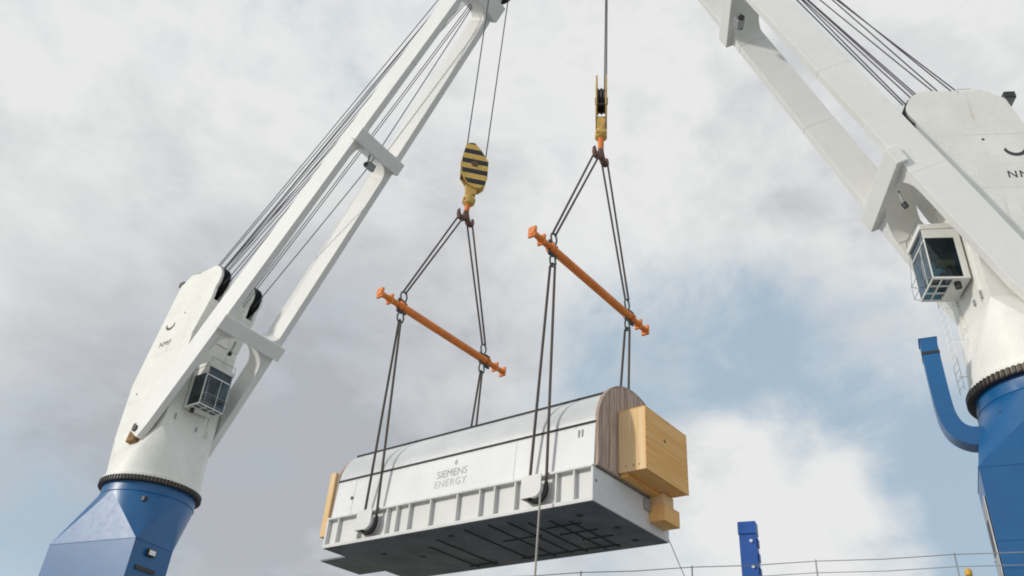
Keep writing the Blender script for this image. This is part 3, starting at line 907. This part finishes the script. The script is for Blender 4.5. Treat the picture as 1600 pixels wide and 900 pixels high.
# lifting trunnions: core, flange; the slings wrap the core
for side, x0 in ((-1, 0.14), (1, WX - 0.14)):
    for y in (8.76, 1.84):
        tn = MB()
        xa, xb = sorted((x0, x0 + side * 0.36))
        tn.cyl((0, y, 0.55), 'x', 0.26, xa, xb, 28)
        t_o = tn.build('trunnion', 'tray', gen, smooth=True)
        xf = x0 + side * 0.36
        pl = [(y + 0.46, 0.98), (y + 0.46, 0.31)] + [(y - 0.25 * math.cos(R_(q)), 0.56 - 0.25 * math.sin(R_(q))) for q in range(90, -1, -15)] + [(y - 0.25, 0.98)]
        MB().prism(pl, min(xf, xf + side * 0.03), max(xf, xf + side * 0.03), 'yz').build('trunnion_flange', 'tray', t_o, bevel=0.008)
        MB().box(min(x0, xf), max(x0, xf), y + 0.42, y + 0.455, 0.315, 0.975).build('flange_web', 'tray', t_o)
# underside rails and cross ticks
for y, xa, xb in ((1.55, 1.2, 3.95), (2.05, 0.9, 4.0), (2.75, 0.8, 4.0), (3.3, 0.5, 3.9), (4.0, 0.45, 4.0), (5.0, 0.5, 3.95), (6.5, 0.9, 4.0), (7.3, 1.4, 4.0)):
    MB().box(xa, xb, y - 0.03, y + 0.03, -0.025, 0.0).build('underside_rail', 'under_line', base)
for x, ya, yb in ((1.45, 1.3, 2.6), (2.15, 1.2, 2.55), (2.85, 1.1, 2.2), (1.95, 3.1, 4.6), (3.75, 1.4, 5.2), (3.8, 6.3, 7.5)):
    MB().box(x - 0.03, x + 0.03, ya, yb, -0.031, -0.004).build('underside_rail', 'under_line', base)
for x, y in ((0.9, 1.0), (2.3, 0.6), (3.6, 0.75), (0.8, 5.8), (2.2, 8.3), (1.4, 9.4)):
    MB().cyl((x, y, 0), 'z', 0.11, -0.012, 0.0, 16).build('drain_plug', 'under_line', base)
# upper cover
ya, yb = 0.03, LY - 0.06
ZS = 2.42
pn = MB().hexa([(0.10, ya, HZ - 0.005), (0.24, ya, HZ - 0.005), (0.24, yb, HZ - 0.005), (0.10, yb, HZ - 0.005),
                (0.17, ya, ZS), (0.30, ya, ZS), (0.30, yb, ZS), (0.17, yb, ZS)]).build('side_panel', 'panel', gen)
MB().hexa([(WX - 0.24, ya, HZ - 0.005), (WX - 0.10, ya, HZ - 0.005), (WX - 0.10, yb, HZ - 0.005), (WX - 0.24, yb, HZ - 0.005),
           (WX - 0.30, ya, ZS), (WX - 0.17, ya, ZS), (WX - 0.17, yb, ZS), (WX - 0.30, yb, ZS)]).build('side_panel', 'panel', gen)
ac, aw = WX / 2, WX / 2 - 0.17


def arch(b_, grow=0.0, k0=0, k1=40, nseg=40):
    return [(ac - (aw + grow) * math.cos(math.pi * k / nseg), ZS + 0.004 + (b_ + grow) * math.sin(math.pi * k / nseg)) for k in range(k0, k1 + 1)]


RB = 1.60
MB().prism(arch(RB), ya, yb).build('roof', 'roof', gen, smooth=True, ang=30)
# seam at the eaves, and a thin dark line along the crown shoulder
MB().box(0.135, 0.175, ya - 0.01, yb + 0.01, ZS - 0.028, ZS + 0.028).build('seam_strip', 'dark_strip', gen)
rs = MB()
an = math.pi * 10.6 / 40
cxs, czs = ac - (aw + 0.02) * math.cos(an), ZS + (RB + 0.02) * math.sin(an)
rs.tube([(cxs, ya - 0.01, czs), (cxs, yb + 0.01, czs)], 0.045, 8)
rs.build('crown_strip', 'dark_strip', gen, smooth=True)
for y in (2.9, 8.35, 10.0):
    MB().hexa([(0.088, y - 0.012, HZ + 0.01), (0.11, y - 0.012, HZ + 0.01), (0.11, y + 0.012, HZ + 0.01), (0.088, y + 0.012, HZ + 0.01),
               (0.158, y - 0.012, ZS - 0.03), (0.18, y - 0.012, ZS - 0.03), (0.18, y + 0.012, ZS - 0.03), (0.158, y + 0.012, ZS - 0.03)]).build('panel_joint', 'panel', pn)
for k in range(27):
    MB().cyl((0, 0.3 + k * 0.4, ZS - 0.075), 'x', 0.012, 0.152, 0.17, 6).build('seam_bolt', 'galv', pn)
MB().cyl((0, 10.05, 1.68), 'x', 0.06, 0.09, 0.125, 14).build('plug', 'dark', pn)
for dy in (0.0, 0.12):
    MB().box(0.125, 0.16, 0.45 + dy, 0.48 + dy, 2.02, 2.24).build('stencil_mark', 'letter', pn)
# lettering on the side panel (reads towards -y seen from -x)
lean = math.atan2(0.07, ZS - HZ)


def side_T(y, z):
    x = 0.10 + 0.07 * (z - HZ) / (ZS - HZ) - 0.004
    o3 = Matrix(((0, 0, -1), (-1, 0, 0), (0, 1, 0))).to_4x4()
    return Matrix.Translation((x, y, z)) @ Matrix.Rotation(lean, 4, 'Y') @ o3


text_mesh('lettering', 'SIEMENS', 0.35, 'letter', pn, side_T(5.45, 1.80), 0.003, 1.0)
text_mesh('lettering', 'ENERGY', 0.34, 'letter_pale', pn, side_T(5.47, 1.47), 0.003, 1.12)
MB(side_T(5.32, 2.14)).prism([(0, 0.11), (0.07, 0), (0, -0.11), (-0.07, 0)], -0.003, 0.003, 'xy').build('lettering_mark', 'letter', pn)

# boarded arch at the near end: one plank after another
PB = 1.72
npl = 20
x_lo, x_hi = ac - aw - 0.02, ac + aw + 0.02
pw = (x_hi - x_lo) / npl


def arch_z(x, hb=PB):
    u_ = (x - ac) / (aw + 0.03)
    return ZS + hb * math.sqrt(max(0, 1 - u_ * u_))


for yy0, yy1, nm, hb in ((-0.07, 0.025, 'end_plank', PB), (LY - 0.05, LY + 0.07, 'end_plank', RB - 0.06)):
    for k in range(npl):
        xa_, xb_ = x_lo + k * pw + 0.008, x_lo + (k + 1) * pw - 0.008
        j = random.uniform(-0.02, 0.012)
        pts = [(xa_, HZ + 0.0), (xb_, HZ + 0.0)] + [(xb_ + (xa_ - xb_) * q / 4, arch_z(xb_ + (xa_ - xb_) * q / 4, hb)) for q in range(5)]
        MB().prism(pts, yy0 + j, yy1).build(nm, 'board', gen)
MB().box(x_lo - 0.05, x_hi + 0.05, -0.11, 0.0, HZ - 0.008, HZ + 0.07).build('end_sill', 'board', gen, bevel=0.01)
band = MB()
ar = arch(PB + 0.02, 0.02, 0, 40)
ar2 = arch(PB - 0.01, 0.0, 0, 40)
band.prism(ar + ar2[::-1], -0.085, 0.03)
band.build('end_band', 'board', gen, smooth=True, ang=30)

# timber crate on the near end
crate = MB().box(1.24, 1.30, -0.98, -0.10, 1.18, 3.08).build('timber_crate', 'ply_v', gen, bevel=0.006)
crate['label'] = 'pale plywood crate fixed to the boarded end'
for k in range(4):
    y_ = -0.99 + k * 0.2225
    MB().box(1.212, 1.24, y_ + 0.002, y_ + 0.2195, 1.165, 3.085).build('crate_board', 'ply_v', crate, bevel=0.004)
MB().box(3.70, 3.76, -0.98, -0.10, 1.18, 3.08).build('crate_side', 'ply_v', crate)
zz = [1.165, 1.66, 2.17, 2.62, 3.085]
for k in range(4):
    MB().box(1.214, 3.775, -1.02, -0.992, zz[k] + 0.002, zz[k + 1] - 0.002).build('crate_end_board', 'ply_h', crate, bevel=0.003)
MB().box(1.30, 3.70, -0.99, -0.10, 1.17, 1.22).build('crate_bottom', 'ply_h', crate)
MB().box(1.21, 3.78, -1.02, -0.10, 3.087, 3.115).build('crate_top', 'ply_h', crate)
for q in (1.45, 1.55, 1.62):
    MB().cyl((1.212, -0.35 - (q - 1.45) * 2.6, 1.33), 'x', 0.022, -0.006, 0.0, 8).build('nail_head', 'hook', crate)
for q in range(9):
    for x_ in (1.27, 3.72):
        MB().cyl((x_, -1.02, 1.28 + q * 0.21 + random.uniform(-0.02, 0.02)), 'y', 0.016, -0.006, 0.0, 6).build('nail_head', 'hook', crate)
MB().cyl((2.35, -1.02, 2.40), 'y', 0.06, -0.004, 0.0, 10).build('knot', 'hook', crate)
MB().box(1.30, 3.5, -0.36, -0.12, 1.06, 1.165).build('crate_batten', 'ply_h', crate)
blk = MB().box(3.08, 4.02, -0.55, -0.03, 0.30, 0.80).build('timber_block', 'ply_h', gen, bevel=0.012)
MB().box(3.12, 3.75, -0.50, -0.03, 0.802, 1.14).build('block_packer', 'ply_v', blk, bevel=0.01)
MB().box(2.75, 3.06, -0.12, -0.03, 0.60, 0.95).build('block_wedge', 'galv', blk, bevel=0.01)
MB().cyl((0.16, -0.02, 0.62), 'y', 0.035, -0.012, 0.0, 12).build('bolt_hole', 'dark', base)
# timber cover at the far end
fe = MB().box(0.06, 4.2, LY + 0.09, LY + 0.36, 0.45, 2.78).build('timber_cover', 'ply_v', gen, bevel=0.01)


# ------------------------------------------------------------------ rigging: hook blocks, slings, spreaders, shackles
def hook_block(label, loc, hookz, blockz, wdir, shift):
    a = Vector((wdir[0], wdir[1], 0)).normalized()
    rot = Matrix((a, Vector((0, 0, 1)).cross(a), Vector((0, 0, 1)))).transposed()
    o, T = thing('hook_block', (loc[0], loc[1], hookz), label, 'hook block', 'crane hook blocks', rot)
    bz = blockz - hookz
    TB = Matrix.Translation((shift, 0, bz))
    pl = [(-0.52, 1.15), (-0.36, 1.34), (-0.12, 1.38), (0.22, 1.02), (0.62, 0.40), (0.65, -0.60), (0.56, -1.05), (0.34, -1.28), (0.10, -1.30), (-0.22, -1.12), (-0.56, -0.60), (-0.62, 0.40)]
    for sg in (-1, 1):
        c = MB().prism(pl, sg * 0.17, sg * 0.23).build('cheek_plate', 'yellow', o, bevel=0.01)
        c.matrix_local = TB
        d_ = MB().prism([(a_ * 0.985, b_ * 0.985) for a_, b_ in pl], sg * 0.231, sg * 0.236).build('hazard_stripes', 'stripe', c)
        MB(TB).cyl((0, 0, 0.1), 'y', 0.16, sg * 0.23 if sg > 0 else -0.27, 0.27 if sg > 0 else -0.23, 16).build('axle_cap', 'hook', o, smooth=True)
    for q in (-0.083, 0.083):
        MB(TB).lathe([(0.06, q - 0.08), (0.57, q - 0.08), (0.50, q), (0.57, q + 0.08), (0.06, q + 0.08)], 36, 'y', (0, 0, 0.1)).build('sheave', 'dark', o, smooth=True)
    for x_, z_ in ((-0.52, -0.6), (0.52, -0.7), (-0.25, -1.1), (0.25, -1.1)):
        MB(TB).cyl((x_, 0, z_), 'y', 0.05, -0.17, 0.17, 10).build('spacer_bolt', 'dark', o)
    zb = bz - 1.20
    x_ = lambda t: shift * (t)
    MB().hexa([(x_(.8) - .22, -.16, zb - .42), (x_(.8) + .22, -.16, zb - .42), (x_(.8) + .22, .16, zb - .42), (x_(.8) - .22, .16, zb - .42),
               (x_(1) - .30, -.16, zb + .12), (x_(1) + .30, -.16, zb + .12), (x_(1) + .30, .16, zb + .12), (x_(1) - .30, .16, zb + .12)]).build('yoke', 'yellow', o, bevel=0.03)
    MB().lathe([(0.001, zb - .98), (.16, zb - .98), (.25, zb - .90), (.25, zb - .55), (.18, zb - .46), (.18, zb - .40), (.001, zb - .40)], 20, c=(x_(.5), 0, 0), closed=False).build('swivel', 'yellow', o, smooth=True)
    MB().box(x_(.5) - .28, x_(.5) + .28, -.20, .20, zb - .82, zb - .66).build('swivel_trunnion', 'yellow', o, bevel=0.03)
    MB().tube([(x_(.4), 0, zb - .9), (0, 0, 0.35)], [0.13, 0.12], 14).build('shank', 'orange', o, smooth=True)
    for sg in (-1, 1):
        pts = []; rs = []
        for k in range(13):
            an = R_(100 - k * 19)
            pts.append((sg * (0.22 - 0.25 * math.cos(an + math.pi)) - sg * 0.16, 0, 0.05 + 0.30 * math.sin(an + math.pi) + (0.22 if k == 0 else 0)))
            rs.append(0.125 - 0.006 * k)
        pts = [(0, 0, 0.42), (sg * 0.03, 0, 0.22), (sg * 0.08, 0, 0.02), (sg * 0.20, 0, -0.15), (sg * 0.36, 0, -0.16), (sg * 0.46, 0, -0.04), (sg * 0.48, 0, 0.12), (sg * 0.44, 0, 0.22)]
        rs = [0.11, 0.12, 0.135, 0.135, 0.125, 0.10, 0.075, 0.05]
        MB(Matrix.Rotation(-math.atan2(wdir[1], wdir[0]), 4, 'Z')).tube(pts, rs, 12).build('hook', 'hook', o, smooth=True)
    return o


hook_block('striped yellow and black hook block seen broadside below the left jib', (A.x + 2.46, LX), 24.40, 27.32, (0.77, -0.64), 0.10)
hook_block('yellow hook block seen edge-on, between the two hoist ropes of the right crane', (A.x + 2.76, RXY), 24.85, 28.05, (0.852, 0.523), 0.16)


def spreader(label, x0, x1, y, z, dz):
    o, T = thing('spreader_bar', (A.x + x0, y, z), label, 'spreader bar', 'orange spreader bars')
    Ls = x1 - x0
    tilt = Matrix.Rotation(-math.atan2(dz, Ls), 4, 'Y')
    e = 1.22                                     # fitting length
    MB(tilt).tube([(e + 0.05, 0, 0), (Ls - e - 0.05, 0, 0)], 0.155, 24).build('tube', 'orange', o, smooth=True)
    for sg, x in ((1, 0), (-1, Ls)):
        T2 = tilt @ Matrix.Translation((x, 0, 0)) @ Matrix.Diagonal((sg, 1, 1, 1))
        MB(T2).lathe([(0.001, 0.0), (.13, 0.0), (.13, .12), (.105, .16), (.105, .48), (.14, .52), (.14, .66), (.115, .70), (.115, 1.05), (.19, 1.08), (.19, 1.22), (.001, 1.22)], 20, 'x', closed=False).build('end_fitting', 'orange', o, smooth=True)
        for x_, h_ in ((0.03, 0.21), (0.55, 0.20)):
            MB(T2).box(x_, x_ + 0.10, -0.16, 0.16, -h_, h_).build('end_lug', 'orange', o, bevel=0.03)
        MB(T2).prism([(1.0, -0.30), (1.3, -0.30), (1.3, 0.30), (1.0, 0.30)], -0.05, 0.05).build('lifting_plate', 'dark', o, bevel=0.03)
    return o


spreader('orange spreader bar below the left, broadside hook block', -1.62, 5.95, LX, 18.22, 0.05)
spreader('orange spreader bar below the right, edge-on hook block', -1.40, 6.17, RXY, 18.42, -0.05)


def shackle(label, x, y, zpin, d):
    """bow shackle: pin at zpin through the lifting plate, bow reaching up (d=1) or down (d=-1)"""
    o, T = thing('shackle', (A.x + x, y, zpin), label, 'shackle', 'bow shackles on the spreader bars')
    pts = [(0, -0.12, 0), (0, -0.13, d * 0.12), (0, -0.17, d * 0.26), (0, -0.13, d * 0.40), (0, 0, d * 0.47), (0, 0.13, d * 0.40), (0, 0.17, d * 0.26), (0, 0.13, d * 0.12), (0, 0.12, 0)]
    pts = [(p[1], p[0], p[2]) for p in pts]
    MB().tube(pts, 0.036, 8).build('bow', 'shackle', o, smooth=True)
    MB().cyl((0, 0, 0), 'x', 0.045, -0.22, 0.22, 12).build('pin', 'shackle', o, smooth=True)
    return o


def sling(label, p_top, p_bot, gap_top, gap_bot, gdir, r=0.05, wrap=None, group='wire slings'):
    """doubled wire: two strands from p_top to p_bot, spread along gdir; wrap = bight round a trunnion (y, z, radius)"""
    pt, pb = Vector(p_top), Vector(p_bot)
    g = Vector(gdir).normalized()
    o, T = thing('wire_sling', pb, label, 'sling', group)
    TI = T.inverted()
    for sg in (-1, 1):
        q0 = pt + g * sg * gap_top / 2
        q1 = pb + g * sg * gap_bot / 2
        pts = [q0]
        for k in range(1, 8):
            t_ = k / 8
            pts.append(q0.lerp(q1, t_) + Vector((0, 0, 0)))
        pts.append(q1)
        MB(TI).tube(pts, r, 8).build('strand', 'sling', o, smooth=True)
    if wrap:
        c, rad = wrap
        c = Vector(c)
        pts = []
        for k in range(17):
            an = math.pi * k / 16
            pts.append(c + g * (rad * math.cos(an)) - Vector((0, 0, rad * math.sin(an))))
        MB(TI).tube([pts[0] + Vector((0, 0, 0.22))] + pts + [pts[-1] + Vector((0, 0, 0.22))], [r + 0.01] + [r + 0.035] * 17 + [r + 0.01], 10).build('protective_sleeve', 'sleeve', o, smooth=True)
    # eye at the top
    MB(TI).tube([pt + g * gap_top / 2, pt + Vector((0, 0, 0.10)), pt - g * gap_top / 2], r, 8).build('eye', 'sleeve', o, smooth=True)
    return o


for nm, y, hk, ends, ty in (('left', LX, Vector((A.x + 2.46, LX, 24.28)), ((-0.37, 18.22), (4.50, 18.27)), 8.76),
                            ('right', RXY, Vector((A.x + 2.76, RXY, 24.73)), ((-0.12, 18.42), (4.73, 18.37)), 1.84)):
    blk_n = 'striped broadside hook block' if nm == 'left' else 'edge-on hook block'
    for i, (x, z) in enumerate(ends):
        side = 'near' if i == 0 else 'far'
        sx = -1 if i == 0 else 1
        shackle('green shackle on top of the %s spreader bar, %s end in view' % (nm, 'upper left' if i == 0 else 'lower right'), x, y, z + 0.22, 1)
        shackle('green shackle under the %s spreader bar, %s end in view' % (nm, 'upper left' if i == 0 else 'lower right'), x, y, z - 0.22, -1)
        sling('doubled wire sling from the %s to the %s spreader end' % (blk_n, 'left' if i == 0 else 'right'),
              hk + Vector((sx * 0.30, 0, 0)), (A.x + x, y, z + 0.66), 0.24, 0.13, (0.72, -0.69, 0.0), 0.042)
        xb = A.x + (-0.06 if i == 0 else WX + 0.06)
        yt = A.y + ty
        zt = A.z + 0.55
        sling('doubled wire sling from the %s spreader down to the %s side of the tray' % (nm, 'near' if i == 0 else 'far'),
              (A.x + x, y, z - 0.66), (xb, yt, zt), 0.10 if nm == 'left' else 0.2, 0.62, (0, 1, 0), 0.045, ((xb, yt, zt), 0.31))

# tag lines
def line(label, pts, r):
    o, T = thing('tag_line', pts[0], label, 'rope')
    MB(T.inverted()).tube(pts, r, 6).build('rope', 'tagrope', o, smooth=True)


a0 = A + Vector((-0.36, 1.50, 0.32))
g0 = Vector((18.15, 14.0, 0.03))
line('pale tag rope hanging straight down from the near right trunnion', [a0] + [a0.lerp(g0, k / 12) + Vector((0.10 * math.sin(math.pi * k / 12), 0, 0)) for k in range(1, 12)] + [g0, g0 + Vector((0.5, 0.4, 0.0)), g0 + Vector((0.3, 1.0, 0.0))], 0.032)
a1 = A + Vector((4.28, -0.02, 0.10))
g1 = A + Vector((6.35, -0.10, -1.80))
line('thin tag rope slanting from the far bottom corner of the tray', [a1] + [a1.lerp(g1, k / 10) - Vector((0, 0, 0.10 * math.sin(math.pi * k / 10))) for k in range(1, 10)] + [g1], 0.014)
